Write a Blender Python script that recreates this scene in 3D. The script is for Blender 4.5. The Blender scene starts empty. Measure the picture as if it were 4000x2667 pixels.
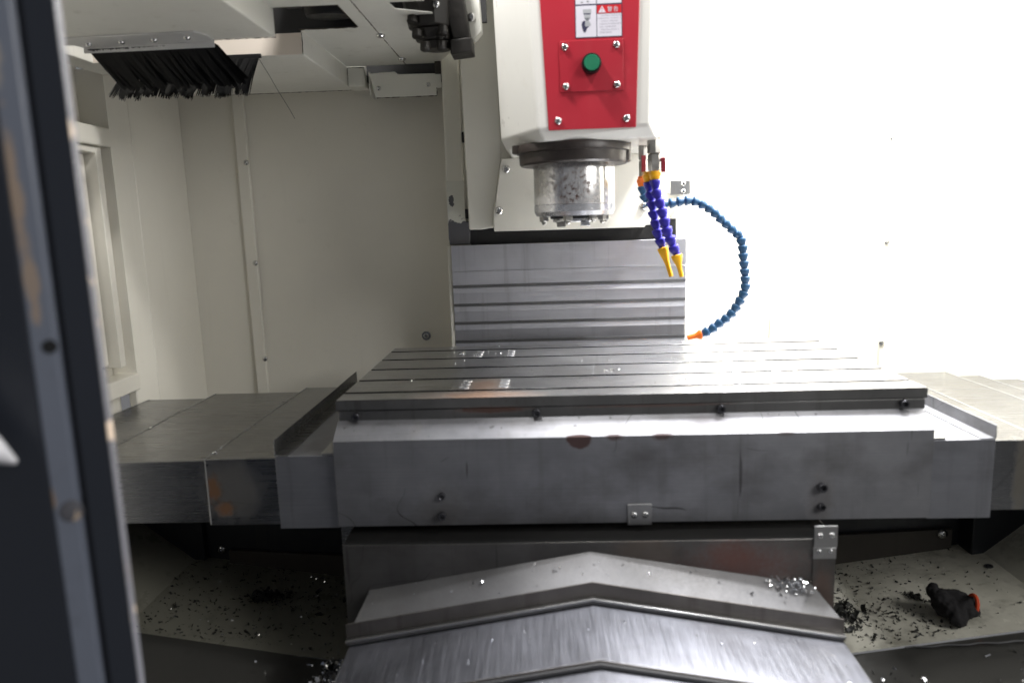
import bpy, bmesh, math, random
from mathutils import Vector, Matrix, Quaternion
random.seed(7)
sc = bpy.context.scene
C = sc.collection

# ------------------------------------------------------------------ camera, world, lamps, exposure
yaw, pitch, roll = 0.0424171, 0.1621911, 0.0327627
f = Vector((-math.sin(yaw)*math.cos(pitch), math.cos(yaw)*math.cos(pitch), -math.sin(pitch)))
r = Vector((math.cos(yaw), math.sin(yaw), 0)); u = r.cross(f)
r2 = r*math.cos(roll) - u*math.sin(roll); u2 = r*math.sin(roll) + u*math.cos(roll)
cam_d = bpy.data.cameras.new('camera'); cam = bpy.data.objects.new('camera', cam_d); C.objects.link(cam)
M4 = Matrix((r2, u2, -f)).transposed().to_4x4(); M4.translation = Vector((0.36121, -1.23627, 0.29816))
cam.matrix_world = M4
cam_d.sensor_width = 36; cam_d.lens = 25.944; cam_d.clip_start = .02; cam_d.clip_end = 60
cam_d.dof.use_dof = True; cam_d.dof.focus_distance = 1.75; cam_d.dof.aperture_fstop = 2.2
sc.camera = cam

w = bpy.data.worlds.new('World'); sc.world = w; w.use_nodes = True
bg = w.node_tree.nodes['Background']; bg.inputs[0].default_value = (.96, .97, 1.0, 1); bg.inputs[1].default_value = .165

def area(name, loc, target, sx, sy, energy, col=(1, .98, .95)):
    d = bpy.data.lights.new(name, 'AREA'); d.shape = 'RECTANGLE'; d.size = sx; d.size_y = sy
    d.energy = energy; d.color = col
    o = bpy.data.objects.new(name, d); C.objects.link(o); o.location = loc
    o.rotation_euler = (Vector(target) - Vector(loc)).to_track_quat('-Z', 'Y').to_euler()
    return o
area('work_light_lamp', (1.16, .38, 1.20), (1.08, .42, .1), .42, .10, 74, (.98, .98, 1))
area('front_lamp_right', (.96, -.16, 1.34), (.55, .10, .2), .16, .06, 7.0, (1, .98, .95))
area('workshop_lamp', (2.7, -1.75, 1.4), (.7, .2, -.1), 1.2, 1.0, 44, (1, .985, .96))
area('front_lamp_left', (.05, -.03, 1.25), (.30, .15, .4), .16, .06, 12.0, (1, .98, .95))

vs = sc.view_settings
vs.view_transform = 'Standard'; vs.look = 'None'; vs.exposure = 0; vs.gamma = 1; vs.use_curve_mapping = False
sc.render.engine = 'CYCLES'
sc.cycles.use_denoising = True
sc.cycles.max_bounces = 10; sc.cycles.diffuse_bounces = 6; sc.cycles.glossy_bounces = 5
sc.cycles.sample_clamp_indirect = 25; sc.cycles.caustics_reflective = True; sc.cycles.blur_glossy = 1.0; sc.cycles.caustics_refractive = False

# ------------------------------------------------------------------ mesh builder
class MB:
    def __init__(s): s.v = []; s.f = []
    def add(s, vs_, fs):
        n = len(s.v); s.v += [tuple(p) for p in vs_]; s.f += [tuple(i+n for i in q) for q in fs]; return s
    def box(s, x0, x1, y0, y1, z0, z1):
        P = [(x0,y0,z0),(x1,y0,z0),(x1,y1,z0),(x0,y1,z0),(x0,y0,z1),(x1,y0,z1),(x1,y1,z1),(x0,y1,z1)]
        return s.add(P, [(0,3,2,1),(4,5,6,7),(0,1,5,4),(1,2,6,5),(2,3,7,6),(3,0,4,7)])
    def hexa(s, P):          # 8 points, bottom ring then top ring
        return s.add(P, [(0,3,2,1),(4,5,6,7),(0,1,5,4),(1,2,6,5),(2,3,7,6),(3,0,4,7)])
    def prism(s, A, B, cap=True):   # loft between two equal rings
        n = len(A); F = [(i, (i+1) % n, n+(i+1) % n, n+i) for i in range(n)]
        if cap: F += [tuple(range(n-1, -1, -1)), tuple(range(n, 2*n))]
        return s.add(list(A)+list(B), F)
    def ext(s, poly, axis, a, b):   # polygon in the other two axes extruded from a to b
        def P(q, t):
            return {'x': (t, q[0], q[1]), 'y': (q[0], t, q[1]), 'z': (q[0], q[1], t)}[axis]
        return s.prism([P(q, a) for q in poly], [P(q, b) for q in poly])
    def lathe(s, prof, org=(0,0,0), n=48, axis=(0,0,1), capA=True, capB=True):
        q = Vector((0,0,1)).rotation_difference(Vector(axis)); o = Vector(org); k = len(s.v); m = len(prof)
        for (rr, h) in prof:
            for i in range(n):
                a = 2*math.pi*i/n; s.v.append(tuple(o + q @ Vector((rr*math.cos(a), rr*math.sin(a), h))))
        for j in range(m-1):
            for i in range(n):
                i2 = (i+1) % n; s.f.append((k+j*n+i, k+j*n+i2, k+(j+1)*n+i2, k+(j+1)*n+i))
        if capA: s.f.append(tuple(k+i for i in range(n-1, -1, -1)))
        if capB: s.f.append(tuple(k+(m-1)*n+i for i in range(n)))
        return s
    def tube(s, pts, rad, n=8):
        pts = [Vector(p) for p in pts]; k = len(s.v); R_ = rad if isinstance(rad, (list, tuple)) else [rad]*len(pts)
        for j, p in enumerate(pts):
            t = (pts[min(j+1, len(pts)-1)] - pts[max(j-1, 0)]).normalized()
            a = t.orthogonal().normalized() if j == 0 else (pa - t*pa.dot(t)).normalized(); pa = a
            b = t.cross(a)
            for i in range(n):
                g = 2*math.pi*i/n; s.v.append(tuple(p + (a*math.cos(g) + b*math.sin(g))*R_[j]))
        for j in range(len(pts)-1):
            for i in range(n):
                i2 = (i+1) % n; s.f.append((k+j*n+i, k+j*n+i2, k+(j+1)*n+i2, k+(j+1)*n+i))
        s.f.append(tuple(k+i for i in range(n-1, -1, -1))); e = k+(len(pts)-1)*n; s.f.append(tuple(e+i for i in range(n)))
        return s
    def mesh(s, name, m=None, smooth=30):
        me = bpy.data.meshes.new(name); me.from_pydata(s.v, [], s.f); me.validate()
        bm = bmesh.new(); bm.from_mesh(me); bmesh.ops.recalc_face_normals(bm, faces=bm.faces); bm.to_mesh(me); bm.free()
        if m: me.materials.append(m)
        if smooth:
            me.polygons.foreach_set('use_smooth', [True]*len(me.polygons)); me.set_sharp_from_angle(angle=math.radians(smooth))
        return me

def link(name, me, parent=None, bevel=0, seg=2):
    o = bpy.data.objects.new(name, me); C.objects.link(o)
    if parent is not None:
        o.parent = parent
        base = parent
        t = Vector(parent.get('_o', (0, 0, 0)))
        o.matrix_parent_inverse = Matrix.Translation(-t)
    if bevel:
        b = o.modifiers.new('bevel', 'BEVEL'); b.width = bevel; b.segments = seg; b.limit_method = 'ANGLE'; b.angle_limit = math.radians(35)
        b.harden_normals = False
    return o
def part(name, mb, m, parent=None, bevel=0, smooth=30):
    return link(name, mb.mesh(name, m, smooth), parent, bevel)
def tag(o, label, cat, group=None):
    o['label'] = label; o['category'] = cat
    if group: o['group'] = group
    return o
ORIG = {}
def thing(name, label, cat, loc=(0,0,0), group=None):
    o = bpy.data.objects.new(name, None); C.objects.link(o); o.location = loc; o.empty_display_size = .02
    o['_o'] = loc
    return tag(o, label, cat, group)
def structure(name, mb, m, bevel=0, smooth=30):
    o = part(name, mb, m, None, bevel, smooth); o['kind'] = 'structure'; return o

# ------------------------------------------------------------------ materials
class NT:
    def __init__(s, name):
        s.m = bpy.data.materials.new(name); s.m.use_nodes = True; s.t = s.m.node_tree
        s.b = s.t.nodes['Principled BSDF']; s.co = s.t.nodes.new('ShaderNodeTexCoord').outputs['Object']
    def n(s, ty, **kw):
        x = s.t.nodes.new('ShaderNode'+ty)
        for k, v in kw.items(): setattr(x, k, v)
        return x
    def put(s, sock, v):
        if hasattr(v, 'is_linked') or isinstance(v, bpy.types.NodeSocket): s.t.links.new(v, sock)
        else: sock.default_value = v
    def map(s, scale, loc=(0,0,0), rot=(0,0,0)):
        x = s.n('Mapping'); s.put(x.inputs[0], s.co); x.inputs['Scale'].default_value = scale; x.inputs['Location'].default_value = loc
        x.inputs['Rotation'].default_value = rot
        return x.outputs[0]
    def noise(s, scale, detail=4, rough=.55, vec=None, dist=0):
        x = s.n('TexNoise'); s.put(x.inputs['Vector'], vec if vec else s.co)
        x.inputs['Scale'].default_value = scale; x.inputs['Detail'].default_value = detail
        x.inputs['Roughness'].default_value = rough; x.inputs['Distortion'].default_value = dist
        return x.outputs['Fac']
    def rng(s, v, a, b, c=0., d=1., smooth=False):
        x = s.n('MapRange'); x.clamp = True
        if smooth: x.interpolation_type = 'SMOOTHSTEP'
        s.put(x.inputs[0], v)
        for i, k in enumerate((a, b, c, d)): s.put(x.inputs[i+1], k)
        return x.outputs[0]
    def math(s, op, a, b=0.):
        x = s.n('Math', operation=op); s.put(x.inputs[0], a); s.put(x.inputs[1], b); return x.outputs[0]
    def mix(s, fac, a, b, mode='MIX'):
        x = s.n('Mix', data_type='RGBA', blend_type=mode); s.put(x.inputs[0], fac); s.put(x.inputs[6], a); s.put(x.inputs[7], b); return x.outputs[2]
    def spot(s, c, rad, wob=.5, nscale=60., edge=.35):
        a = s.n('VectorMath', operation='SUBTRACT'); s.put(a.inputs[0], s.co); a.inputs[1].default_value = c
        b = s.n('VectorMath', operation='DIVIDE'); s.put(b.inputs[0], a.outputs[0]); b.inputs[1].default_value = rad
        l = s.n('VectorMath', operation='LENGTH'); s.put(l.inputs[0], b.outputs[0])
        q = s.math('ADD', l.outputs['Value'], s.math('MULTIPLY', s.math('SUBTRACT', s.noise(nscale, 4), .5), wob*2))
        return s.rng(q, 1.0+edge, 1.0-edge)
    def bump(s, h, strength, dist=.001):
        x = s.n('Bump'); x.inputs['Strength'].default_value = strength; x.inputs['Distance'].default_value = dist
        s.put(x.inputs['Height'], h); s.t.links.new(x.outputs[0], s.b.inputs['Normal'])
    def fin(s, col=None, rough=None, metal=None, spec=None, coat=None):
        if col is not None: s.put(s.b.inputs['Base Color'], col)
        if rough is not None: s.put(s.b.inputs['Roughness'], rough)
        if metal is not None: s.put(s.b.inputs['Metallic'], metal)
        if spec is not None: s.put(s.b.inputs['Specular IOR Level'], spec)
        if coat is not None: s.put(s.b.inputs['Coat Weight'], coat); s.b.inputs['Coat Roughness'].default_value = .12
        return s.m
def g3(v, t=(1,1,1)): return (v*t[0], v*t[1], v*t[2], 1)
RUST = (.22, .075, .02, 1); BROWN = (.075, .032, .022, 1); GRIME = (.03, .027, .022, 1)

def steel(name, base=.42, rough=.34, grain='x', tint=(.97, .98, 1.0), spots=(), streak=.35, metal=1.0, blotch=.35, speck=0., mkeep=0., scratch=0., smudge=0., gmix=.22):
    N = NT(name)
    gs = {'x': (6, 420, 420), 'y': (420, 6, 420), 'z': (420, 420, 6)}[grain]
    gr = N.noise(1., 3, .6, N.map(gs)); bl = N.noise(7., 6, .6); bl2 = N.noise(2.3, 3)
    st = N.noise(1., 4, .6, N.map((42, 42, 2.2)))
    col = N.mix(N.rng(bl, .3, .75), g3(base*(1-blotch*.6), tint), g3(base*(1+blotch*.25), tint))
    col = N.mix(N.math('MULTIPLY', N.rng(st, .55, .85), streak), col, (.09, .08, .07, 1))
    col = N.mix(N.rng(gr, .2, .8, 0, gmix), col, g3(base*.62, tint))
    if smudge:
        sg = N.noise(3.4, 5, .62, N.map((1, 1, 1.6), (.37, .2, .11)))
        col = N.mix(N.math('MULTIPLY', N.rng(sg, .50, .72), smudge), col, (.085, .078, .070, 1))
    if scratch:
        sn = N.noise(4.5, 1.5, .5, N.map((1, 1, 1.3), (.7, .1, .3))); sm_ = N.rng(N.noise(9., 2, .5, N.map((1, 1, 1), (2.1, .4, 1.3))), .50, .58)
        ln_ = N.rng(N.math('ABSOLUTE', N.math('SUBTRACT', sn, .5)), .0009, .0030, 1., 0.)
        vn = N.rng(N.noise(1., 2, .5, N.map((75, 75, 5.5), (.3, .9, .2))), .69, .73)
        col = N.mix(N.math('MULTIPLY', N.math('MAXIMUM', N.math('MULTIPLY', ln_, sm_), N.math('MULTIPLY', vn, .7)), scratch), col, (.03, .028, .026, 1))
    met = metal; ro = N.rng(N.math('ADD', gr, bl2), .6, 1.4, rough-.10, rough+.12)
    mm = None
    for (c, rad, cl, k, *op) in spots:
        q = N.math('MULTIPLY', N.spot(c, rad, *op), k)
        col = N.mix(q, col, cl); mm = q if mm is None else N.math('MAXIMUM', mm, q)
    if speck:
        q = N.math('MULTIPLY', N.rng(N.noise(55., 6, .7), .66, .74), speck); col = N.mix(q, col, BROWN)
        mm = q if mm is None else N.math('MAXIMUM', mm, q)
    if mm is not None:
        met = N.math('MULTIPLY', N.math('SUBTRACT', 1., N.math('MULTIPLY', mm, 1.-mkeep)), metal); ro = N.math('ADD', ro, N.math('MULTIPLY', mm, .3))
    N.bump(N.math('ADD', N.math('MULTIPLY', gr, .25), bl), .10, .0012)
    return N.fin(col, ro, met)

def paint(name, col, rough=.38, dirt=.25, dcol=(.20, .17, .09, 1), spots=(), chips=0., chipcol=(.10, .10, .11, 1), bump=.05, dscale=14., spec=.5):
    N = NT(name)
    bl = N.noise(3., 5); sm = N.noise(dscale, 7, .68); run = N.noise(1., 5, .6, N.map((30, 30, 1.6)))
    c2 = tuple(x*.93 for x in col[:3])+(1,)
    c = N.mix(N.rng(bl, .3, .7), col, c2)
    c = N.mix(N.math('MULTIPLY', N.rng(sm, .62, .80), dirt), c, dcol)
    c = N.mix(N.math('MULTIPLY', N.rng(run, .60, .85), dirt*.6), c, dcol)
    for (p, rad, cl, k, *op) in spots: c = N.mix(N.math('MULTIPLY', N.spot(p, rad, *op), k), c, cl)
    ro = N.rng(sm, .3, .8, rough-.06, rough+.14)
    if chips:
        q = N.rng(N.noise(22., 6, .62, None, .4), chips, chips+.012); c = N.mix(q, c, chipcol)
    N.bump(N.noise(260., 2), bump, .0006)
    return N.fin(c, ro, 0., spec)

def plain(name, col, rough=.4, metal=0., var=.18, nscale=40., spec=.5, bump=0.):
    N = NT(name); k = N.noise(nscale, 5, .6)
    c = N.mix(k, tuple(x*(1-var) for x in col)+(1,), tuple(min(1, x*(1+var)) for x in col)+(1,))
    if bump: N.bump(k, bump, .001)
    return N.fin(c, N.rng(k, .3, .7, max(.03, rough-.07), rough+.09), metal, spec)

CREAM = (.78, .765, .70, 1)
m_wall = paint('cream_wall_paint', (.78, .755, .68, 1), .38, .12)
m_cream = paint('cream_sheet_paint', CREAM, .34, .16)
m_magazine = paint('cream_magazine_paint', (.73, .725, .67, 1), .36, .42, (.17, .14, .06, 1), dscale=24.)
m_column = paint('cream_column_paint', (.74, .725, .655, 1), .38, .3)
m_peel = paint('peeling_cream_paint', (.66, .66, .60, 1), .4, .25, spots=[((.160, .64, .262), (.055, .05, .040), (.10, .10, .11, 1), 1., .9, 70., .05), ((.141, .64, .352), (.0075, .03, .012), (.10, .10, .11, 1), 1., 1.2, 120., .05)])
m_head = paint('cream_head_paint', (.81, .80, .755, 1), .30, .10, (.25, .15, .05, 1))
m_red = paint('red_panel_paint', (.46, .022, .040, 1), .36, .14, (.62, .20, .20, 1), dscale=9.)
m_red2 = paint('red_plate_paint', (.43, .020, .037, 1), .36, .10, (.62, .20, .20, 1), dscale=9.)
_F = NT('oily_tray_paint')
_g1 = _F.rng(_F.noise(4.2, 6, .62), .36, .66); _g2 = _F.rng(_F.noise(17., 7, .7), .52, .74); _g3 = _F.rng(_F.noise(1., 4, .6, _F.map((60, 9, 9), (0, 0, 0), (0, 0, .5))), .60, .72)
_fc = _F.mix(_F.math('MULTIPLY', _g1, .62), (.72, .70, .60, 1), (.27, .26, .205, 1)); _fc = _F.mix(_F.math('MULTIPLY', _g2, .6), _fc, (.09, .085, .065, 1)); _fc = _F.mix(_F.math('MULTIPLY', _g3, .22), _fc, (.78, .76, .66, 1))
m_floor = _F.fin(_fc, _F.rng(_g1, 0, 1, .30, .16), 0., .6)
m_floorL = paint('oily_shade_dimmed_tray_paint', (.22, .215, .175, 1), .30, .8, (.03, .028, .022, 1), dscale=9., spec=.5)  # oil grime plus the left side's shade, both in the base colour
m_floor2 = paint('oily_front_tray_paint', (.055, .054, .05, 1), .15, .8, (.03, .03, .027, 1), dscale=16., spec=.7)
m_navy = paint('navy_casting_paint', (.016, .019, .024, 1), .42, .5, (.10, .09, .07, 1), dscale=30.)
m_navy2 = paint('brown_stained_casting', (.055, .048, .040, 1), .5, .6, (.02, .018, .015, 1), dscale=20.)
m_door_lit = paint('lit_slate_door_paint', (.165, .185, .235, 1), .36, .3, (.05, .05, .06, 1), spots=[((-.086, -.61, .335), (.005, .02, .050), (.36, .27, .20, 1), .9, 1.0, 45., .3), ((-.083, -.61, .255), (.004, .02, .030), (.36, .27, .20, 1), .8, 1.0, 45., .3), ((-.088, -.61, .45), (.004, .02, .025), (.4, .34, .28, 1), .7, 1.0, 60., .3), ((-.089, -.61, .06), (.002, .02, .012), (.33, .22, .14, 1), .8, 1.0, 60., .3)], chips=.72, chipcol=(.45, .36, .28, 1))  # edge band: lighter copy of the door paint, its light painted in
m_door_shaded = paint('shaded_slate_door_paint', (.025, .030, .043, 1), .38, .2, (.01, .01, .012, 1))  # same door paint, darkened for the faces turned from the light
m_dooredge = paint('chipped_door_rim_paint', (.11, .11, .125, 1), .5, .3, (.2, .14, .1, 1), chips=.58, chipcol=(.50, .40, .31, 1))
m_iron = steel('ground_table_iron', .62, .30, 'x', (.98, .985, 1.0), streak=.1, blotch=.5, mkeep=.85, smudge=.25,
               spots=[((.245, .015, 0), (.085, .035, .03), (.34, .19, .11, 1), .8, .6, 30., .6), ((.25, .095, 0), (.035, .05, .03), (.34, .19, .11, 1), .7, .6, 40., .6)])
m_ironside = steel('stained_table_edge_iron', .24, .42, 'x', (1, .99, .97), streak=.75, blotch=.6, speck=.5,
               spots=[((.27, 0, -.022), (.06, .02, .006), BROWN, .9), ((.55, 0, -.021), (.12, .02, .003), BROWN, .7)])
m_cover = steel('brushed_cover_steel', .35, .55, 'x', (.96, .97, 1.03), streak=.35, smudge=.65, scratch=.8, blotch=.55,
               spots=[((.417, -.04, -.066), (.021, .0045, .017), (.045, .012, .008, 1), .9, .22, 90., .10), ((.476, -.04, -.064), (.014, .0045, .006), (.045, .012, .008, 1), .8),
                      ((.556, -.04, -.064), (.016, .0045, .006), (.045, .012, .008, 1), .8), ((.76, -.04, -.064), (.014, .0045, .004), (.05, .02, .01, 1), .5),
                      ((.183, -.04, -.178), (.035, .02, .04), GRIME, .28), ((.82, -.04, -.178), (.022, .02, .045), (.05, .04, .03, 1), .45),
                      ((.14, -.02, -.048), (.010, .02, .02), (.05, .035, .02, 1), .3), ((.33, -.02, -.040), (.05, .02, .012), (.05, .04, .03, 1), .2),
                      ((.64, -.02, -.045), (.03, .02, .012), (.05, .025, .015, 1), .2)])
m_cover2 = steel('way_cover_steel', .28, .25, 'x', (.97, .98, 1.0), streak=.25, blotch=.3, smudge=.4, scratch=.5,
               spots=[((-.222, -.024, -.148), (.012, .02, .022), (.16, .06, .015, 1), .9, .8, 120., .4), ((-.205, -.024, -.185), (.016, .02, .013), (.16, .06, .015, 1), .9, .8, 120., .4), ((-.19, -.024, -.15), (.05, .02, .05), (.08, .06, .03, 1), .3),
                      ((1.155, -.02, -.15), (.012, .02, .08), (.10, .08, .04, 1), .5)])
m_endcover = steel('end_cover_steel', .36, .48, 'x', (.94, .96, 1.05), streak=.5, smudge=.5)
m_saddle = steel('stained_saddle_steel', .20, .42, 'x', (1, .97, .93), streak=.55, blotch=.6, smudge=.5, scratch=.4,
               spots=[((.68, -.085, -.272), (.075, .03, .030), (.10, .032, .024, 1), .75, 1.0, 130., .7), ((.66, -.085, -.25), (.035, .03, .02), (.15, .06, .045, 1), .45), ((.52, -.085, -.25), (.05, .03, .03), (.12, .07, .04, 1), .3), ((.81, -.085, -.33), (.02, .03, .05), (.12, .06, .04, 1), .5)])
m_roof = steel('scuffed_front_cover_steel', .20, .54, 'y', (.98, .98, 1.01), streak=.2, blotch=.4, gmix=.1, smudge=.3)
m_roof2 = steel('polished_front_cover_steel', .50, .38, 'y', (.93, .95, 1.06), streak=.15, blotch=.5, smudge=.5, gmix=.12)
m_lip = steel('stained_lip_steel', .22, .5, 'x', (1, .93, .88), streak=.85, blotch=.7, speck=.35)
m_zcover = steel('column_cover_steel', .72, .40, 'x', (.97, .97, 1.03), streak=.4, blotch=.3)
m_wiper = plain('grey_rubber_wiper', (.065, .065, .068), .55)
m_black = plain('black_gap', (.006, .006, .007), .55)
m_shade = plain('shade_black_iron', (.010, .010, .010), .9, 0, .4, 40., .05)  # near-black standing in for shade in the slots and below the apron
m_flange = plain('oily_black_flange', (.034, .026, .023), .38, .1, .7, 45., .6, .9)
m_arm = plain('oily_black_casting', (.016, .014, .012), .5, .1, .6, 60., .5, .6)
N_ = NT('polished_spindle_steel')
_k = N_.noise(1., 3, .5, N_.map((22, 22, .6))); _sp = N_.noise(120., 6, .75); _pa = N_.spot((.425, .172, .357), (.046, .05, .042), .55, 40., .5)
_rs = N_.math('MULTIPLY', N_.rng(_sp, .515, .565), _pa)
_c = N_.mix(_k, (.62, .61, .57, 1), (.86, .86, .90, 1)); _c = N_.mix(_rs, _c, (.07, .030, .022, 1))
m_chrome = N_.fin(_c, N_.math('ADD', N_.rng(_k, .3, .7, .14, .26), N_.math('MULTIPLY', _rs, .4)), N_.math('MULTIPLY', N_.math('SUBTRACT', 1., _rs), .72))
m_ring = steel('spindle_ring_steel', .78, .26, 'x', (.97, .98, 1.03), streak=.1, metal=.8)
m_zinc = plain('zinc_screw', (.62, .62, .62), .2, 1.0, .15)
m_bolt = plain('blackened_bolt', (.10, .10, .11), .30, .85, .3, 200.)
m_brass = plain('grimy_nickel_valve', (.36, .35, .33), .35, .8, .45, 60.)
m_alu = plain('aluminium_strip', (.72, .72, .72), .42, .5, .15, 20.)
m_plate = steel('bracket_plate_steel', .52, .36, 'z', (1, 1, 1), streak=.15)
m_green = plain('green_button_plastic', (.012, .19, .095), .42, 0, .08)
m_bezel = plain('black_bezel_plastic', (.009, .009, .010), .42, 0, .2, 40., .3)
m_dkblue = plain('royal_blue_plastic', (.030, .022, .34), .38, 0, .12)
m_ltblue = plain('steel_blue_plastic', (.020, .085, .185), .40, 0, .14)
m_yellow = plain('yellow_plastic', (.88, .45, .010), .35, 0, .08)
m_orange = plain('orange_plastic', (.80, .17, .015), .38, 0, .10)
m_valvered = plain('dark_red_handle', (.25, .015, .030), .4)
m_white = plain('white_sticker', (.72, .70, .78), .4, 0, .03)
m_ink = plain('dark_sticker_ink', (.035, .035, .08), .5)
m_inkgrey = plain('grey_sticker_ink', (.18, .19, .21), .5)
m_inklight = plain('light_grey_sticker_ink', (.42, .43, .46), .5)
m_inktext = plain('faded_text_ink', (.30, .29, .36), .5)
m_stickred = plain('red_sticker_ink', (.60, .012, .020), .45)
m_bristle = plain('black_nylon_bristle', (.003, .003, .0035), .38, 0, .4, 200., .3)
m_pink = paint('lit_inner_panel_paint', (.78, .70, .62, 1), .34, .12)
m_glove = plain('black_knit_glove', (.022, .021, .022), .85, 0, .5, 300., .2, .8)
m_glovered = plain('orange_red_cuff', (.55, .06, .012), .7)
m_chip = plain('bright_metal_chips', (.85, .86, .90), .16, 1.0, .15)
m_dchip = plain('dark_oily_chips', (.025, .025, .022), .5, .3, .5)
m_handle = plain('white_handle_plastic', (.72, .72, .76), .4)

# ------------------------------------------------------------------ fasteners (shared meshes, axis +Z)
def hexring(rr, z): return [(rr*math.cos(math.pi/3*i), rr*math.sin(math.pi/3*i), z) for i in range(6)]
def cap_screw(m):
    b = MB().lathe([(1., 0), (1., 1.1), (.92, 1.25), (.62, 1.25)], n=20, capB=False)
    b.lathe([(.62, 1.25), (.55, 1.2), (.55, .55)], n=6, capA=False); return b.mesh('cap_screw', m)
def dome_screw(m):
    b = MB().lathe([(1., 0), (.97, .2), (.80, .48), (.52, .64), (.40, .66)], n=20, capB=False)
    b.lathe([(.40, .66), (.36, .60), (.36, .30)], n=6, capA=False); return b.mesh('dome_screw', m)
def hex_nut(m):
    b = MB().lathe([(.92, 0), (1., .08), (1., .95), (.90, 1.05)], n=6); b.lathe([(.52, 1.05), (.50, 1.5), (.30, 1.75)], n=12); return b.mesh('hex_nut', m, 20)
def washer_screw(m):
    b = MB().lathe([(1.5, 0), (1.5, .12), (.9, .12)], n=20, capB=False); b.lathe([(.9, .12), (.85, .6), (.6, .85), (.4, .88)], n=20, capA=False, capB=False)
    b.lathe([(.4, .88), (.34, .8), (.34, .4)], n=6, capA=False); return b.mesh('washer_screw', m)
SCR = {'cap': cap_screw(m_bolt), 'dome': dome_screw(m_zinc), 'nut': hex_nut(m_brass), 'washer': washer_screw(m_zinc), 'capz': cap_screw(m_zinc)}
def screw(kind, pos, dirv, rad, parent, name='screw'):
    o = bpy.data.objects.new(name, SCR[kind]); C.objects.link(o)
    o.rotation_mode = 'QUATERNION'; o.rotation_quaternion = Vector((0,0,1)).rotation_difference(Vector(dirv)) @ Quaternion((0,0,1), random.random()*6)
    o.scale = (rad, rad, rad); o.location = pos; o.parent = parent
    o.matrix_parent_inverse = Matrix.Translation(-Vector(parent.get('_o', (0,0,0)))); return o
FRONT = (0, -1, 0); DOWN = (0, 0, -1); UP = (0, 0, 1)

# ================================================================== the setting: enclosure walls and chip tray
YB = .80; XL = -.605; XR = 1.464; ZT = 1.35
wb = structure('wall_back', MB().box(XL-.02, XR+.02, YB, YB+.02, -.55, ZT), m_wall)
# raised seam strips and their screws
part('seam_strip', MB().box(-.455, -.423, YB-.014, YB, -.55, ZT), m_wall, wb, .003)
part('seam_strip', MB().box(1.280, 1.312, YB-.008, YB, -.55, ZT), m_wall, wb, .003)
part('seam_strip', MB().box(.985, 1.008, YB-.006, YB, -.55, .02), m_wall, wb, .002)
for x, y, z, rr in [(-.4286, YB-.014, .4758, .0075), (-.4277, YB-.014, .205, .0075), (-.4243, YB-.014, -.0641, .0075), (1.2878, YB-.008, .479, .008), (1.2874, YB-.008, .2084, .008),
                 (1.2858, YB-.008, -.063, .008), (.750, YB, .770, .006), (1.2845, YB-.008, .7535, .006)]:
    screw('dome', (x, y, z), FRONT, rr, wb)
screw('washer', (.0348, YB, -.0126), FRONT, .0085, wb)
wl = MB()
WX0, WX1 = XL-.03, XL
wl.box(WX0, WX1, .540, YB, -.55, ZT); wl.hexa([(WX0,.455,-.55),(WX1-.010,.455,-.55),(WX1,.540,-.55),(WX0,.540,-.55),(WX0,.455,ZT),(WX1-.010,.455,ZT),(WX1,.540,ZT),(WX0,.540,ZT)])                 # pillar towards the back corner
wl.box(WX0, WX1, -.35, .455, .490, .533)             # rail between the two recesses
wl.box(WX0, WX1, -.35, .455, .660, ZT)
wl.box(WX0, WX1, -.35, .455, -.55, -.125)
wl.box(WX0, WX1, -.35, .20, -.125, .490)
wl.box(WX0, WX1, -.35, .20, .533, .660)
wallL = structure('wall_left', wl, m_wall, .003)
part('recess_panel', MB().box(XL-.075, XL-.065, .20, .46, .525, .67), m_wall, wallL)
part('recess_jamb', MB().box(XL-.075, XL-.001, .452, .458, .531, .662), m_wall, wallL)
part('recess_jamb', MB().box(XL-.064, XL-.04, .33, .352, .53, .66), m_wall, wallL)
part('recess_panel', MB().box(XL-.075, XL-.060, .19, .47, -.13, .495), m_wall, wallL)
part('door_gap', MB().box(XL-.0598, XL-.045, .3922, .3984, -.01, .474), m_black, wallL)
part('recess_jamb', MB().box(XL-.058, XL-.001, .450, .4565, -.035, .4895), m_wall, wallL)
part('inner_door', MB().box(XL-.05, XL-.030, .20, .392, .0, .472), m_wall, wallL, .002)
part('door_trim', MB().box(XL-.05, XL-.006, .3985, .420, -.008, .488).box(XL-.05, XL-.006, .20, .3985, .474, .488), m_wall, wallL, .002)
part('ledge', MB().box(XL-.05, XL+.004, .19, .452, -.070, -.030), m_wall, wallL, .003)
part('lower_panel', MB().box(XL-.045, XL-.02, .19, .40, -.13, -.075), m_wall, wallL, .002)
wallR = structure('wall_right', MB().box(XR, XR+.02, -.05, YB, -.55, ZT), m_wall)

# chip tray: two floors falling towards the middle, steeper sides, lower front panels
fl = MB()
def quad(b, *P): b.add(P, [(0,1,2,3)])
FLz = lambda x: -.495+.14*(-.126-x)
FRz = lambda x: -.485+.14*(x-1.0)
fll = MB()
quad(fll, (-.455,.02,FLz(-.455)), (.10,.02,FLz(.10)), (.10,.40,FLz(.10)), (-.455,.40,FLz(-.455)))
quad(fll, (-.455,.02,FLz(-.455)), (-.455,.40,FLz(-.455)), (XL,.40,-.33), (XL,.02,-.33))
quad(fl, (.76,.02,FRz(.76)), (1.30,.02,FRz(1.30)), (1.30,.40,FRz(1.30)), (.76,.40,FRz(.76)))
quad(fl, (1.30,.02,FRz(1.30)), (XR,.02,-.31), (XR,.40,-.31), (1.30,.40,FRz(1.30)))
quad(fl, (.10,.02,FLz(.10)), (.76,.02,FRz(.76)), (.76,.40,FRz(.76)), (.10,.40,FLz(.10)))
floor = structure('floor', fl, m_floor, 0, 0)
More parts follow.
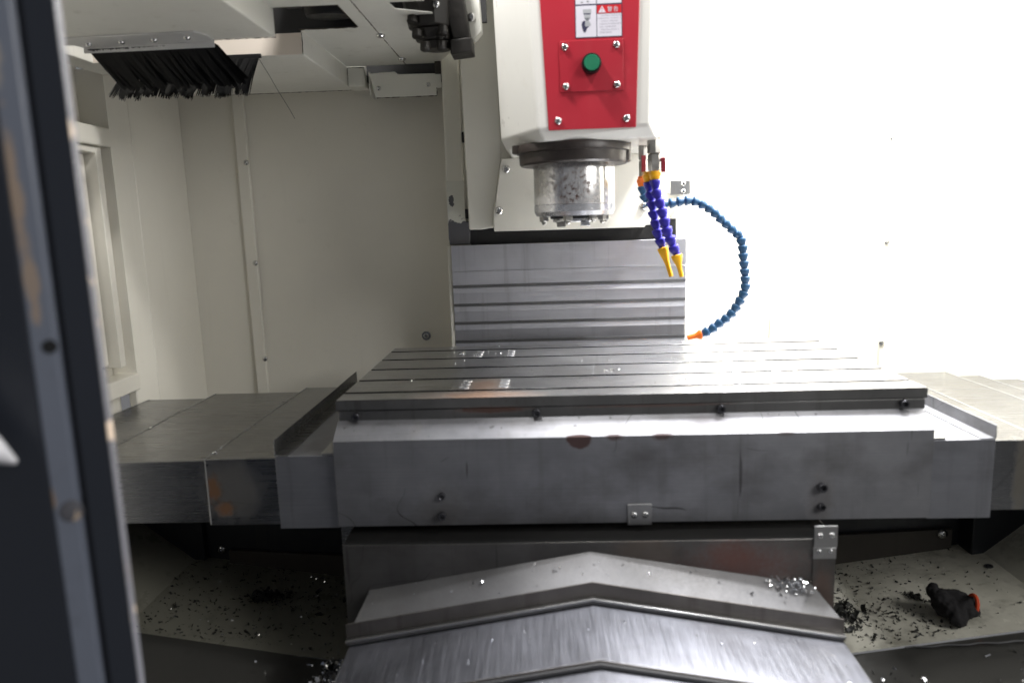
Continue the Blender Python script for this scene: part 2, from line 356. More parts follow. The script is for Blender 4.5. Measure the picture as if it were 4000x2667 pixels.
part('left_tray', fll, m_floorL, floor, 0, 0)
ff = MB()
fz = -.05
quad(ff, (-.62,-.9,-.47), (.10,-.9,-.60), (.10,.02,FLz(.10)-.004), (-.62,.02,FLz(-.62)-.004+.02))
quad(ff, (.76,-.9,-.60), (1.48,-.9,-.46), (1.48,.02,FRz(1.48)-.004), (.76,.02,FRz(.76)-.004))
quad(ff, (.10,-.9,-.60), (.76,-.9,-.60), (.76,.02,FRz(.76)-.004), (.10,.02,FLz(.10)-.004))
part('front_tray', ff, m_floor2, floor, 0, 0)
part('weld_seam', MB().tube([(x, .02+.003*math.sin(x*60), FLz(x)+.0005) for x in [-.455+.0212*k for k in range(21)]], .0016, 6), m_wiper, floor)
part('weld_seam', MB().tube([(1.0+.015*k, .014-.0020*k+.002*math.sin(k*1.7), FRz(1.0+.015*k)+.0005) for k in range(21)], .0016, 6), m_wiper, floor)
part('drain_plug', MB().lathe([(.0085, 0), (.0085, .002), (.005, .002), (.005, .0005)], (1.279, .244, FRz(1.279)), 24, (-.14, 0, 1)), m_bolt, floor)

# ================================================================== machine base casting
base = thing('cast_bed', 'dark navy cast iron bed under the telescopic covers', 'machine bed', (.43, .5, -.55))
part('casting', MB().box(-.60, 1.46, .352, .795, -.56, -.225), m_navy, base, .004)
part('stained_foot', MB().hexa([(.90,.340,-.56),(1.255,.340,-.56),(1.255,.352,-.56),(.90,.352,-.56),(.90,.340,-.420),(1.255,.340,-.405),(1.255,.352,-.405),(.90,.352,-.420)]), m_navy2, base, .002)
part('stained_foot', MB().hexa([(-.375,.338,-.56),(0.0,.338,-.56),(0.0,.352,-.56),(-.375,.352,-.56),(-.375,.338,-.430),(0.0,.338,-.455),(0.0,.352,-.455),(-.375,.352,-.430)]), m_navy2, base, .002)
part('corner_plate', MB().box(1.275, 1.46, .300, .352, -.56, -.225), m_navy, base, .003)
part('corner_plate', MB().box(-.60, -.43, .335, .352, -.56, -.225), m_navy, base, .003)
screw('dome', (1.232, .340, -.415), FRONT, .012, base); screw('dome', (-.396, .3515, -.432), FRONT, .011, base)

# ================================================================== telescopic X covers
def xcover(label, sgn, group):
    x0 = 0 if sgn < 0 else 1.0
    t = thing('telescopic_way_cover', label, 'way cover', (x0+sgn*.3, .25, -.22), group)
    secs = [(.105, .232, -.023, .548, -.0945, -.2155), (.232, .452, -.019, .520, -.0985, -.2115), (.452, .605 if sgn < 0 else .463, -.015, .490, -.1025, -.208)] if sgn < 0 else \
           [(.105, .190, -.022, .552, -.0885, -.2105), (.190, .328, -.018, .548, -.0925, -.2065), (.328, .392, -.014, .518, -.0965, -.203), (.392, .463, -.010, .490, -.1005, -.200)]
    for i, (a, b, yf, yr, zt, zb) in enumerate(secs):
        xa, xb = x0+sgn*a, x0+sgn*b
        if i: xa -= sgn*.02
        th = .0016; k = .315
        prof = [(yf, zb), (yf, zt), (k, zt), (yr, zt-.0035), (yr, zt-.12), (yr-th, zt-.12), (yr-th, zt-.0035-th), (k, zt-th), (yf+th, zt-th), (yf+th, zb)]
        o = part('cover_section', MB().ext(prof, 'x', min(xa, xb), max(xa, xb)), m_cover2, t, .0008)
        # bright rolled edge at the free end of the section
        part('edge_strip', MB().tube([(xb, yf-.0004, zb+.002), (xb, yf-.0004, zt), (xb, k, zt+.0004), (xb, yr, zt-.0033)], .0013, 6), m_plate, t)
    return t
xcover('left telescopic way cover of grey steel boxes with orange rust stains', -1, 'telescopic covers of the cross axis')
xcover('right telescopic way cover of grey steel boxes under the white wall', 1, 'telescopic covers of the cross axis')

# ================================================================== machine table
tb = thing('machine_table', 'long steel machining table with T-slots and grey steel front apron', 'machine table', (.5, .26, -.215))
D = .528; slots = [.475, .371, .264, .158, .054]; hw = .0062
edges = [-.002] + [q for s_ in sorted(slots) for q in (s_-hw, s_+hw)] + [D]
for i in range(0, len(edges), 2):
    rib = part('table_rib', MB().box(0, 1.003, edges[i], edges[i+1], -.0185, 0), m_iron, tb, .0004)
    rib.data.materials.append(m_shade)                      # near-black flanks: slot shade put into the colour
    for pg in rib.data.polygons:
        if abs(pg.normal.y) > .9: pg.material_index = 1
part('table_slab', MB().box(.001, 1.002, .003, D-.002, -.0355, -.0187), m_ironside, tb, .001)
for s_ in slots: part('slot_floor', MB().box(.0005, 1.0025, s_-hw+.0002, s_+hw-.0002, -.0186, -.0100), m_shade, tb)
part('front_band', MB().box(-.001, 1.004, -.003, -.0021, -.0175, -.0012), m_ironside, tb)
part('clamp_band', MB().box(.003, 1.002, -.0008, .003, -.0375, -.0195), m_ironside, tb, .0008)
prof = [(-.001, -.0365), (-.040, -.0625), (-.040, -.2150), (-.0384, -.2150), (-.0384, -.0635), (.002, -.0381), (.002, -.0365)]
part('front_apron', MB().ext(prof, 'x', 0, 1.0), m_cover, tb, .0022)
for x, z in [(.033, -.0295), (.347, -.0292), (.661, -.0285), (.966, -.0270)]: screw('cap', (x, -.0008, z), FRONT, .0072, tb, 'bolt')
for x, z, q in [(.182, -.1615, .0060), (.181, -.1967, .0072), (.820, -.1569, .0078), (.8205, -.1914, .0064)]: screw('cap', (x, -.040, z), FRONT, q, tb, 'bolt')
br = part('stop_plate', MB().box(.497, .538, -.0425, -.0401, -.2185, -.1815), m_plate, tb, .0006)
screw('dome', (.508, -.0425, -.2007), FRONT, .0055, br); screw('dome', (.527, -.0425, -.2002), FRONT, .0055, br)
# milled circular marks on the ribs
mk = MB().lathe([(.0098, .0), (.0096, .0010), (.0075, .0005), (.004, .0002), (.0005, .0001)], n=24, capA=False).mesh('milled_mark', m_ring)
for x in (.2155, .2875, .725, .7985):
    for (ya, dx) in [(.447, .0006), (.420, 0), (.393, -.0006), (.131, .0006), (.105, 0), (.079, -.0006)]:
        yy = ya + (.012 if x > .5 else 0)
        o = link('milled_mark', mk, tb); o.location = (x+dx, yy, .0001)
# end brackets with upstanding fins
for sgn, x0 in ((-1, 0.0), (1, 1.0)):
    xa, xb = x0+sgn*.002, x0+sgn*.107
    zt = -.0905 if sgn < 0 else -.0845
    pr = [(-.027, -.222), (-.027, zt), (.552, zt), (.552, zt-.1), (.550, zt-.1), (.550, zt-.0018), (-.0252, zt-.0018), (-.0252, -.222)]
    part('end_cover', MB().ext(pr, 'x', min(xa, xb), max(xa, xb)), m_endcover, tb, .0010)
    fa, fb = x0+sgn*.1052, x0+sgn*.1070
    fin_ = MB().box(min(fa, fb), max(fa, fb), -.0285, .553, zt+.0005, -.0605)
    fin_.box(min(fa, x0+sgn*.083), max(fa, x0+sgn*.083), -.0275, .553, zt+.0004, zt+.0022)
    part('end_fin', fin_, m_cover if sgn > 0 else m_cover2, tb, .0008)
    part('step_plate', MB().box(min(x0+sgn*.003, x0+sgn*.026), max(x0+sgn*.003, x0+sgn*.026), -.0262, .20, zt+.0004, zt+.004), m_plate, tb, .0006)

# ================================================================== saddle cover
sd = thing('saddle_cover', 'stained steel saddle cover below the table apron', 'machine cover', (.43, .1, -.40))
part('top_plate', MB().box(.018, .829, -.0832, .30, -.2300, -.2282), m_shade, sd)  # near-black: the apron's shade is put into the plate colour
part('front_plate', MB().box(.018, .829, -.0850, -.0833, -.50, -.2284), m_saddle, sd, .0012)
part('side_plate', MB().box(.0165, .0180, -.083, .30, -.50, -.2284), m_saddle, sd); part('side_plate', MB().box(.829, .8305, -.083, .30, -.50, -.2284), m_saddle, sd)
part('hanger_plate', MB().box(-.008, .020, .0, .002, -.36, -.2105), m_cover2, sd)
pl = part('corner_strap', MB().box(.7925, .8285, -.0872, -.0852, -.42, -.2415), m_saddle, sd, .0008)
p2 = part('stop_plate', MB().box(.7930, .8300, -.0895, -.0873, -.2420, -.2048), m_plate, sd, .0006)
for x, z in [(.802, -.2215), (.8203, -.2210)]: screw('dome', (x, -.0895, z), FRONT, .0053, p2)
p3 = part('stop_plate', MB().box(.7922, .8290, -.0893, -.0873, -.2615, -.2425), m_plate, sd, .0006)
for x, z in [(.801, -.2485), (.8193, -.2482)]: screw('dome', (x, -.0893, z), FRONT, .0045, p3)

# ================================================================== roof-shaped front way cover
rf = thing('front_way_cover', 'roof-shaped steel telescopic cover with ridge in front of the table', 'way cover', (.43, -.3, -.5))
XC = .430
def roof_section(y0, z0, y1, z1, xl0, xr0, xl1, xr1, s0, s1, m, name='roof_plate', th=.0018):
    # s = fall from ridge to eave (per metre of half width)
    A = [(xl0, y0, z0-s0*(XC-xl0)), (XC, y0, z0), (xr0, y0, z0-s0*(xr0-XC))]
    B = [(xl1, y1, z1-s1*(XC-xl1)), (XC, y1, z1), (xr1, y1, z1-s1*(xr1-XC))]
    b = MB()
    P = A+B; Q = [(x, y, z-th) for (x, y, z) in P]
    b.add(P+Q, [(0,1,4,3), (1,2,5,4), (6,9,10,7), (7,10,11,8), (0,6,7,1), (1,7,8,2), (3,4,10,9), (4,5,11,10), (0,3,9,6), (2,8,11,5)])
    return part(name, b, m, rf, .0012)
def roof_lip(y0, y1, z, drop, xl, xr, s, m, name):
    b = MB(); ring = lambda y, zz: [(xl, y, zz-s*(XC-xl)), (XC, y, zz), (xr, y, zz-s*(xr-XC))]
    T0, T1, B0, B1 = ring(y0, z), ring(y1, z), ring(y0, z-drop), ring(y1, z-drop)
    b.add(T0+T1+B0+B1, [(0,1,4,3), (1,2,5,4), (6,9,10,7), (7,10,11,8), (0,6,7,1), (1,7,8,2), (3,4,10,9), (4,5,11,10), (0,3,9,6), (2,8,11,5)])
    return part(name, b, m, rf, .0008)
S = .172
roof_section(-.0852, -.2445, -.130, -.2755, .058, .793, .040, .824, S, S, m_roof)
roof_lip(-.130, -.1325, -.2745, .028, .027, .829, S, m_lip, 'front_lip')
roof_lip(-.1325, -.1420, -.2985, .0042, .027, .829, S, m_plate, 'wiper_strip')
roof_lip(-.1328, -.1405, -.3028, .0050, .028, .828, S, m_wiper, 'wiper_rubber')
roof_section(-.128, -.3085, -.284, -.3125, .033, .826, .036, .824, S, S, m_roof2)
roof_lip(-.284, -.2865, -.3120, .0075, .034, .826, S, m_lip, 'front_lip')
roof_lip(-.2868, -.2905, -.3150, .0060, .034, .826, S, m_wiper, 'wiper_rubber')
roof_section(-.280, -.3225, -.46, -.3275, .040, .820, .042, .818, S, S, m_roof2)
roof_section(-.455, -.3360, -.75, -.342, .045, .815, .045, .815, S, S, m_roof)
for xs in (.052, .806):
    part('side_skirt', MB().box(xs-.001, xs+.001, -.75, -.086, -.62, -.415), m_black, rf)
# steep side flanks of the sections
for (y0, y1, z, xl, xr) in [(-.128, -.284, -.3085, .033, .826), (-.280, -.46, -.3225, .040, .820)]:
    for (xe, d) in ((xl, 1), (xr, -1)):
        ze = z-S*abs(XC-xe)-.001
        part('side_flank', MB().hexa([(xe+d*.004, y0, ze-.10), (xe+d*.004, y1, ze-.10), (xe+d*.006, y1, ze-.10), (xe+d*.006, y0, ze-.10),
                                      (xe, y0, ze), (xe, y1, ze-.004), (xe+d*.002, y1, ze-.004), (xe+d*.002, y0, ze)]), m_roof, rf)

# ================================================================== column, rear way cover
col = thing('machine_column', 'cream painted column behind the spindle head with peeling paint', 'column', (.43, .72, -.5))
part('column_body', MB().box(.128, .735, .655, .798, -.5, 1.2), m_column, col, .004)
part('column_trim', MB().box(.131, .174, .640, .6545, .30, 1.2), m_column, col, .003)
part('peeled_corner', MB().box(.1315, .185, .638, .6545, .242, .2995), m_peel, col, .002)
part('peeled_trim', MB().box(.1305, .1745, .6375, .6395, .255, .40), m_peel, col)
part('column_trim', MB().box(.126, .1355, .634, .6545, -.3, .239), m_column, col, .002)
part('dark_gap', MB().box(.186, .70, .640, .6545, .225, .290), m_black, col)
for z in (.505, .318): part('slot_hole', MB().box(.1745, .183, .636, .6545, z-.012, z+.012), m_black, col)
bk = part('switch_bracket', MB().box(.678, .727, .6, .604, .3465, .381), m_plate, col, .001)
part('bracket_arm', MB().box(.690, .693, .5985, .5999, .3465, .381).box(.680, .725, .604, .655, .352, .356), m_plate, col)
screw('dome', (.7102, .6, .3727), FRONT, .0062, bk); screw('dome', (.7102, .6, .3546), FRONT, .0062, bk)

zc = thing('column_way_cover', 'ribbed horizontal steel way cover on the column behind the table', 'way cover', (.43, .63, -.1))
zl = [.2405, .1757, .1400, .0925, .0455, -.0025, -.050, -.10]
for i in range(len(zl)-1):
    y = .622 + .0028*i
    part('cover_plate', MB().box(.137, .722, y, y+.0016, zl[i+1]-(.004 if i else 0), zl[i]-(.0 if i == 0 else .0005)), m_zcover, zc, .0006)
    if i: part('wiper_rubber', MB().box(.1375, .7215, y-.0018, y+.0005, zl[i+1]-.0060, zl[i+1]+.0008), m_wiper, zc)
    # folded step just under the wiper
    part('fold_step', MB().hexa([(.1372, y-.0022, zl[i+1]-.020), (.7218, y-.0022, zl[i+1]-.020), (.7218, y+.0042, zl[i+1]-.020), (.1372, y+.0042, zl[i+1]-.020),
                                 (.1372, y+.0008, zl[i+1]-.0065), (.7218, y+.0008, zl[i+1]-.0065), (.7218, y+.002, zl[i+1]-.0052), (.1372, y+.002, zl[i+1]-.0065)]), m_zcover, zc) if i and i < 6 else None

# ================================================================== spindle head
hd = thing('spindle_head', 'cream spindle head with red front panel and polished spindle nose', 'spindle head', (.43, .25, .28))
o0 = [(.361,.130), (.5605,.130), (.632,.225), (.632,.52), (.289,.52), (.289,.28)]
o1 = [(.342,.130), (.5695,.130), (.640,.225), (.640,.52), (.278,.52), (.278,.28)]
ob = [(.372,.140), (.578,.150), (.588,.215), (.60,.52), (.303,.52), (.303,.290)]
hb = MB(); R0 = [(x, y, .4375) for x, y in ob]; R1 = [(x, y, .4575) for x, y in o0]; R2 = [(x, y, .860) for x, y in o1]
hb.prism(R0, R1, False).prism(R1, R2, False); hb.f += []
hb.add(R0, [tuple(range(5, -1, -1))]); hb.add(R2, [tuple(range(6))])
bmh = bpy.data.meshes.new('housing'); bmh.from_pydata(hb.v, [], hb.f)
bm = bmesh.new(); bm.from_mesh(bmh); bmesh.ops.remove_doubles(bm, verts=bm.verts, dist=1e-6); bmesh.ops.recalc_face_normals(bm, faces=bm.faces); bm.to_mesh(bmh); bm.free()
bmh.materials.append(m_head); link('housing', bmh, hd, .004, 3)
# red panel with its plate, button, sticker
rp = part('red_panel', MB().hexa([(.3812,.1275,.4545),(.5365,.1275,.4545),(.5365,.1299,.4545),(.3812,.1299,.4545),(.3625,.1275,.860),(.5505,.1275,.860),(.5505,.1299,.860),(.3625,.1299,.860)]), m_red, hd, .0008)
for x, z in [(.3986, .4704), (.5196, .4707)]: screw('dome', (x, .1275, z), FRONT, .0068, rp)
cp = part('control_plate', MB().box(.4032, .5147, .1257, .1274, .5185, .6045), m_red2, hd, .0006)
for x, z in [(.4128, .5947), (.5029, .5951), (.4133, .5284), (.5035, .5285)]: screw('dome', (x, .1257, z), FRONT, .0064, cp)
bt = part('push_button', MB().lathe([(.0128, 0), (.0128, .0005), (.0136, .012), (.0130, .0135)], (.4585, .1215, .5640), 40, (0,-1,0)), m_green, hd)
part('button_bezel', MB().lathe([(.0172, -.002), (.0172, .011), (.0158, .0150), (.0145, .0150), (.0145, .006)], (.4585, .1256, .5640), 40, (0,-1,0)), m_bezel, bt)
# sticker: two rows, the lower one complete
ys = .1272
stk = part('warning_sticker', MB().box(.4318, .5133, ys-.0002, ys+.0001, .6085, .735), m_ink, hd)
def flat(name, x0, x1, z0, z1, m, k=1):
    return part(name, MB().box(x0, x1, ys-.0002-.00022*k, ys-.0002-.00022*(k-1)-.00004, z0, z1), m, stk)
flat('pictogram_cell', .4330, .4685, .6098, .6615, m_white)
flat('text_cell', .4698, .5122, .6098, .6470, m_white)
flat('heading_cell', .4698, .5122, .6478, .6615, m_stickred)
flat('pictogram_cell', .4330, .4685, .6640, .734, m_white)
flat('text_cell', .4698, .5122, .6640, .700, m_white)
def fpoly(name, pts, m, k=2):
    return part(name, MB().ext(pts, 'y', ys-.0002-.00022*k, ys-.0002-.00022*(k-1)-.00004), m, stk, 0, 0)
# tool holder drawing
fpoly('drawing', [(.4455,.6555),(.4600,.6555),(.4600,.6490),(.4455,.6490)], m_inklight)
fpoly('drawing', [(.4465,.6488),(.4592,.6488),(.4588,.6470),(.4468,.6470)], m_ink)
fpoly('drawing', [(.4470,.6468),(.4585,.6468),(.4578,.6415),(.4478,.6415)], m_inklight)
fpoly('drawing', [(.4478,.6413),(.4580,.6413),(.4570,.6395),(.4488,.6395)], m_inkgrey)
fpoly('drawing', [(.4495,.6393),(.4560,.6393),(.4552,.6368),(.4503,.6368)], m_inkgrey)
fpoly('drawing', [(.4505,.6366),(.4555,.6366),(.4598,.6292),(.4560,.6278),(.4500,.6278),(.4490,.6300)], m_inklight)
fpoly('drawing', [(.4440,.6350),(.4478,.6370),(.4497,.6360),(.4486,.6300),(.4498,.6270),(.4560,.6275),(.4520,.6240),(.4497,.6180),(.4462,.6180),(.4440,.6240),(.4428,.6300)], m_ink)
fpoly('drawing', [(.4420,.6680),(.4460,.6680),(.4450,.6660),(.4430,.6660)], m_inkgrey)
fpoly('drawing', [(.4520,.6690),(.4560,.6690),(.4545,.6655)], m_inkgrey)
# warning triangle with bar
fpoly('warning_triangle', [(.4722,.6492),(.4850,.6492),(.4786,.6602)], m_white)
fpoly('warning_mark', [(.4780,.6570),(.4792,.6570),(.4789,.6530),(.4783,.6530)], m_stickred, 3)
fpoly('warning_mark', [(.4781,.6520),(.4791,.6520),(.4791,.6508),(.4781,.6508)], m_stickred, 3)
def text_mesh(body, size, x, z, m, k=2):
    cu = bpy.data.curves.new('lettering', 'FONT'); cu.body = body; cu.size = size; cu.space_character = 1.35; cu.extrude = 0.00008
    to = bpy.data.objects.new('lettering_source', cu); C.objects.link(to)
    dg = bpy.context.evaluated_depsgraph_get(); me = bpy.data.meshes.new_from_object(to.evaluated_get(dg))
    bpy.data.objects.remove(to); me.materials.clear(); me.materials.append(m)
    me.transform(Matrix.Translation((x, ys-.0002-.00022*k, z)) @ Matrix.Rotation(math.radians(90), 4, 'X'))
    return link('lettering', me, stk)
text_mesh('\u8b66\u544a', .0088, .4878, .6512, m_white)
# fine print: lines of small unreadable marks
rt = random.Random(3)
for j, (xa, xb) in enumerate([(.4775, .5112), (.4712, .5112), (.4775, .5040), (.4742, .5108), (.4742, .5010), (.4742, .5080), (.4742, .4945)]):
    zz = .6432 - j*.00465; fp = MB(); x = xa
    while x < xb:
        ww = .0019
        if rt.random() > .08:
            for _ in range(3):
                a = x+rt.random()*.0009; c_ = zz+rt.random()*.0018
                fp.box(a, a+.0009, ys-.00058, ys-.00046, c_, c_+.0004)
            a = x+rt.random()*.0012; fp.box(a, a+.0003, ys-.00058, ys-.00046, zz, zz+.0020)
        x += .0024
    part('fine_print', fp, m_inktext, stk, 0, 0)
# flange, nose, nuts, drive keys
SX, SY = .4303, .25
def lat(prof, n=64): return MB().lathe(prof, (SX, SY, 0), n)
fb = lat([(.085, .4395), (.1085, .4395), (.1115, .435), (.1110, .424), (.1065, .422), (.1058, .404), (.1025, .4005), (.080, .4005)])
fb.lathe([(.017, .4395), (.017, .404), (.012, .401)], (SX+.0925, SY-.025, 0), 20)
fb.lathe([(.011, .4395), (.011, .425), (.006, .423)], (SX-.108, SY-.02, 0), 14)
part('spindle_flange', fb, m_flange, hd, 0, 40)
part('spindle_nose', lat([(.0785, .402), (.0792, .400), (.0792, .3262), (.0780, .3252)]), m_chrome, hd, 0, 25)
part('nose_ring', lat([(.0780, .3250), (.0793, .3242), (.0793, .3120), (.0752, .3040), (.050, .3032), (.046, .3032)]), m_ring, hd, 0, 25)
part('seal_disc', lat([(.048, .3031), (.048, .2985), (.046, .2985)]), m_black, hd)
part('drive_plate', lat([(.043, .2984), (.043, .2930), (.0415, .2915), (.022, .2915), (.022, .31)], 48), m_ring, hd, 0, 25)
part('drive_key', MB().box(SX-.036, SX-.019, SY-.042, SY-.020, .2825, .2914), m_brass, hd, .001)
part('drive_key', MB().box(SX+.010, SX+.028, SY-.042, SY-.020, .2835, .2914), m_ring, hd, .001)
for a in (-104, -60, -160, -38, -20, 20, 70, 120, 165):
    q = math.radians(a); screw('nut', (SX+.0645*math.cos(q), SY+.0645*math.sin(q), .3034), DOWN, .0092 if a in (-104, -38, -160) else .0075, hd, 'hex_nut')

# saddle of the head: sheets behind the spindle
hc = thing('head_carriage', 'cream sheet carriage behind the spindle with button head screws', 'machine cover', (.43, .55, .28))
part('carriage_side', MB().ext([(.196, .280), (.226, .2795), (.254, .284), (.254, .304), (.2765, .440), (.2768, .95), (.186, .95)], 'y', .500, .636), m_column, hc, .003)
part('carriage_side', MB().box(.610, .640, .500, .636, .300, .95), m_column, hc, .003)
bp = part('back_sheet', MB().ext([(.2555, .2745), (.601, .2735), (.601, .2780), (.6135, .2785), (.6135, .43), (.60, .4375), (.2772, .4375), (.2545, .304)], 'y', .478, .4995), m_cream, hc, .002)
part('sheet_top', MB().box(.30, .62, .478, .54, .4378, .4560), m_cream, hc, .002)
for x, z in [(.2885, .4132), (.269, .3213), (.5978, .3208)]: screw('dome', (x, .478, z), FRONT, .0092, bp)
part('carriage_block', MB().box(.21, .615, .505, .636, .282, .95), m_column, hc)

# ================================================================== coolant valves and segmented hoses
def valve(label, x, y, ztop, zbot, group, handle_dx, hz0, hz1, rad):
    t = thing('coolant_valve', label, 'valve', (x, y, zbot), group)
    h = ztop-zbot
    part('valve_body', MB().lathe([(rad*.95, zbot+h*.56), (rad*1.02, zbot+h*.57), (rad*1.02, ztop-.001), (rad, ztop)], (x, y, 0), 8), m_brass, t, 0, 20)
    part('valve_nut', MB().lathe([(rad*.8, zbot), (rad*.95, zbot+.003), (rad*.95, zbot+h*.50), (rad*.7, zbot+h*.555)], (x, y, 0), 6), m_brass, t, 0, 20)
    part('valve_handle', MB().box(x+handle_dx-.0042, x+handle_dx+.0042, y-.012, y-.006, hz0, hz1).box(min(x, x+handle_dx), max(x, x+handle_dx), y-.006, y-.002, hz1-.007, hz1-.001), m_valvered, t, .001)
    return t
valve('front grey coolant valve with red handle, above the dark blue hoses', .5800, .200, .4395, .3815, 'coolant valves', .0150, .3780, .4055, .0135)
valve('rear grey coolant valve with red handle, half behind the front one', .5725, .300, .4395, .3740, 'coolant valves', -.0005, .3855, .4180, .0090)
def seg_mesh(rad, ln, m, name):
    pr = [(rad*.62, 0), (rad*.92, .0004), (rad*1.0, ln*.06), (rad*1.02, ln*.20), (rad*.98, ln*.36), (rad*.88, ln*.56), (rad*.74, ln*.74), (rad*.66, ln*.86), (rad*.66, ln*1.0), (rad*.70, ln*1.08)]
    return MB().lathe(pr, n=20).mesh(name, m, 50)
def resample(P, ln):
    P = [Vector(p) for p in P]; out = [P[0].copy()]; acc = 0; pos = P[0].copy(); i = 1; need = ln
    while i < len(P):
        d = (P[i]-pos).length
        if d >= need: pos = pos+(P[i]-pos)*(need/d); out.append(pos.copy()); need = ln
        else: need -= d; pos = P[i].copy(); i += 1
    return out
def hose(label, P, rad, ln, m, mcol, mnoz, tip, group, noz_r):
    t = thing('coolant_hose', label, 'coolant hose', P[-1], group)
    sm = seg_mesh(rad, ln, m, 'hose_segment'); Q = resample(P, ln)
    hr = random.Random(len(P))
    for i in range(len(Q)-1):
        o = link('hose_segment', sm, t); d = (Q[i+1]-Q[i])
        d = d + Vector((hr.uniform(-1, 1), hr.uniform(-1, 1), hr.uniform(-1, 1)))*ln*.07
        o.rotation_mode = 'QUATERNION'; o.rotation_quaternion = d.to_track_quat('Z', 'Y'); o.location = Q[i]
    d2 = (Vector(tip)-Q[-1]); nozlen = d2.length; d2.normalize()
    part('nozzle', MB().lathe([(rad*.7, 0), (rad*1.02, .0008), (rad*1.05, .0030), (rad*.92, .2*nozlen), (rad*.60, .42*nozlen), (noz_r*1.1, nozlen*.62), (noz_r, nozlen), (noz_r*.6, nozlen), (noz_r*.6, nozlen-.004)], Q[-1], 24, d2), mnoz, t, 0, 40)
    p0 = Q[0]; dd = (Q[0]-Q[1]).normalized()
    part('hose_collar', MB().lathe([(rad*.75, -.001), (rad*.95, .0015), (rad*1.0, .006), (rad*1.15, .007), (rad*1.15, .013), (rad*.95, .014), (rad*.9, .019)], p0, 12, (0, 0, 1)), mcol, t, 0, 40)
    return t
hA = [(.581,.2,.3657), (.5818,.2,.3457), (.5883,.2,.3267), (.5937,.2,.309), (.5978,.2,.2914), (.6024,.2,.2728), (.6096,.2,.2557), (.6151,.2,.2391), (.6217,.2,.2225)]
hB = [(.5717,.22,.363), (.5736,.22,.344), (.5775,.22,.3262), (.5790,.22,.3071), (.584,.22,.2891), (.5868,.22,.2725), (.5928,.22,.2544), (.5978,.22,.2376), (.6039,.22,.2207)]
hose('dark blue segmented coolant hose with yellow nozzle, nearer the wall at right', hA, .0104, .0186, m_dkblue, m_yellow, m_yellow, (.6317, .2, .1808), 'dark blue coolant hoses', .0042)
hose('dark blue segmented coolant hose with yellow nozzle, nearer the spindle', hB, .0100, .0184, m_dkblue, m_yellow, m_yellow, (.6152, .22, .1803), 'dark blue coolant hoses', .0042)
hCz = [(0.5708,.3584), (0.5722,.3441), (0.5794,.3281), (0.5983,.3190), (0.6142,.3205), (0.6316,.3225), (0.6475,.3255), (0.6634,.3275), (0.6779,.3248), (0.6909,.3186), (0.7026,.3111), (0.7171,.3005), (0.7289,.2886), (0.7406,.2767), (0.7538,.2647), (0.767,.2541), (0.773,.2423), (0.7747,.2277), (0.775,.2131), (0.7776,.1969), (0.7791,.1807), (0.7811,.1644), (0.7814,.1481), (0.7779,.1318), (0.7679,.1157), (0.7608,.1009), (0.7492,.0877), (0.7361,.079), (0.7258,.0703), (0.7141,.063), (0.7023,.0558), (0.6904,.05), (.684, .0475)]
hose('long steel blue segmented coolant hose curving down to the table', [(x, .3, z) for x, z in hCz], .0100, .0159, m_ltblue, m_orange, m_orange, (.6637, .3, .0446), None, .0052)

# ================================================================== tool magazine housing (upper left)
mg = thing('tool_magazine', 'cream sheet metal tool magazine housing hanging at upper left', 'tool magazine', (-.2, .3, .643))
X1 = -.113
part('front_box', MB().box(-.600, X1, -.14, .170, .643, .735), m_magazine, mg, .0025)
part('rear_box', MB().box(-.556, X1+.001, .330, .742, .645, 1.15), m_magazine, mg, .0025)
part('lit_front_panel', MB().box(-.552, X1-.001, .3275, .3298, .6465, .688), m_pink, mg)
cpz0, cpz1 = .690, .692
ce = MB()
ce.box(X1+.0005, .165, -.14, .158, cpz0, cpz1); ce.box(.008, .0365, .1582, .312, cpz0, cpz1)
ce.ext([(X1+.0015, .3122), (.0365, .3122), (.0365, .680), (X1+.0015, .680)], 'z', cpz0, cpz1)
part('ceiling_panel', ce, m_magazine, mg, .0015)
part('ceiling_panel', MB().ext([(.0378, .1582), (.100, .1582), (.105, .20), (.168, .235), (.168, .555), (.122, .680), (.0378, .680)], 'z', cpz0+.0004, cpz1), m_magazine, mg, .0015)
part('light_block_roof', MB().box(-.112, .17, .15, .36, .83, .84), m_black, mg)  # chamber roofs and walls: black panels added to keep lamp light out
part('light_block_wall', MB().box(.0085, .012, -.13, .312, .6925, .829), m_black, mg)
part('light_block_roof', MB().box(-.112, .012, -.13, .149, .83, .84), m_black, mg)
part('light_block_plate', MB().box(.02, .262, .376, .386, .705, 1.1), m_black, mg)  # added black plate, shades the carriage from the left lamp
part('light_block_plate', MB().box(.092, .168, .150, .156, .6925, .829), m_black, mg)  # added black plate, keeps lamp light off the arm hole edges
part('light_block_wall', MB().box(-.112, .0084, .3085, .3265, .6905, .829), m_black, mg)
part('light_block_wall', MB().box(-.56, X1-.001, .3270, .3298, .6882, .80), m_black, mg)
part('light_block_wall', MB().box(.0125, .17, .345, .36, .701, .829), m_black, mg)
for x, y in [(.0385, .380), (.0402, .610)]: screw('dome', (x, y, .690), DOWN, .0095, mg)
part('light_block_cap', MB().box(-.13, .128, .676, .798, .722, .73), m_black, mg)  # added black cap, stops light leaking down behind the ceiling panel
part('rear_block', MB().box(X1+.002, -.068, .682, .74, .6425, .6935), m_magazine, mg, .002)
part('rear_slot', MB().box(-.067, .118, .705, .74, .655, .72), m_black, mg)
part('rear_slot', MB().box(.112, .1275, .66, .74, .66, .72), m_navy2, mg)
rbk = part('rear_bracket', MB().ext([(-.052, .668), (.012, .6705), (.020, .6640), (.1265, .6620), (.1265, .628), (.116, .628), (.115, .609), (-.038, .609)], 'y', .660, .6625).box(-.0535, -.051, .6605, .72, .615, .672), m_magazine, mg, .001)
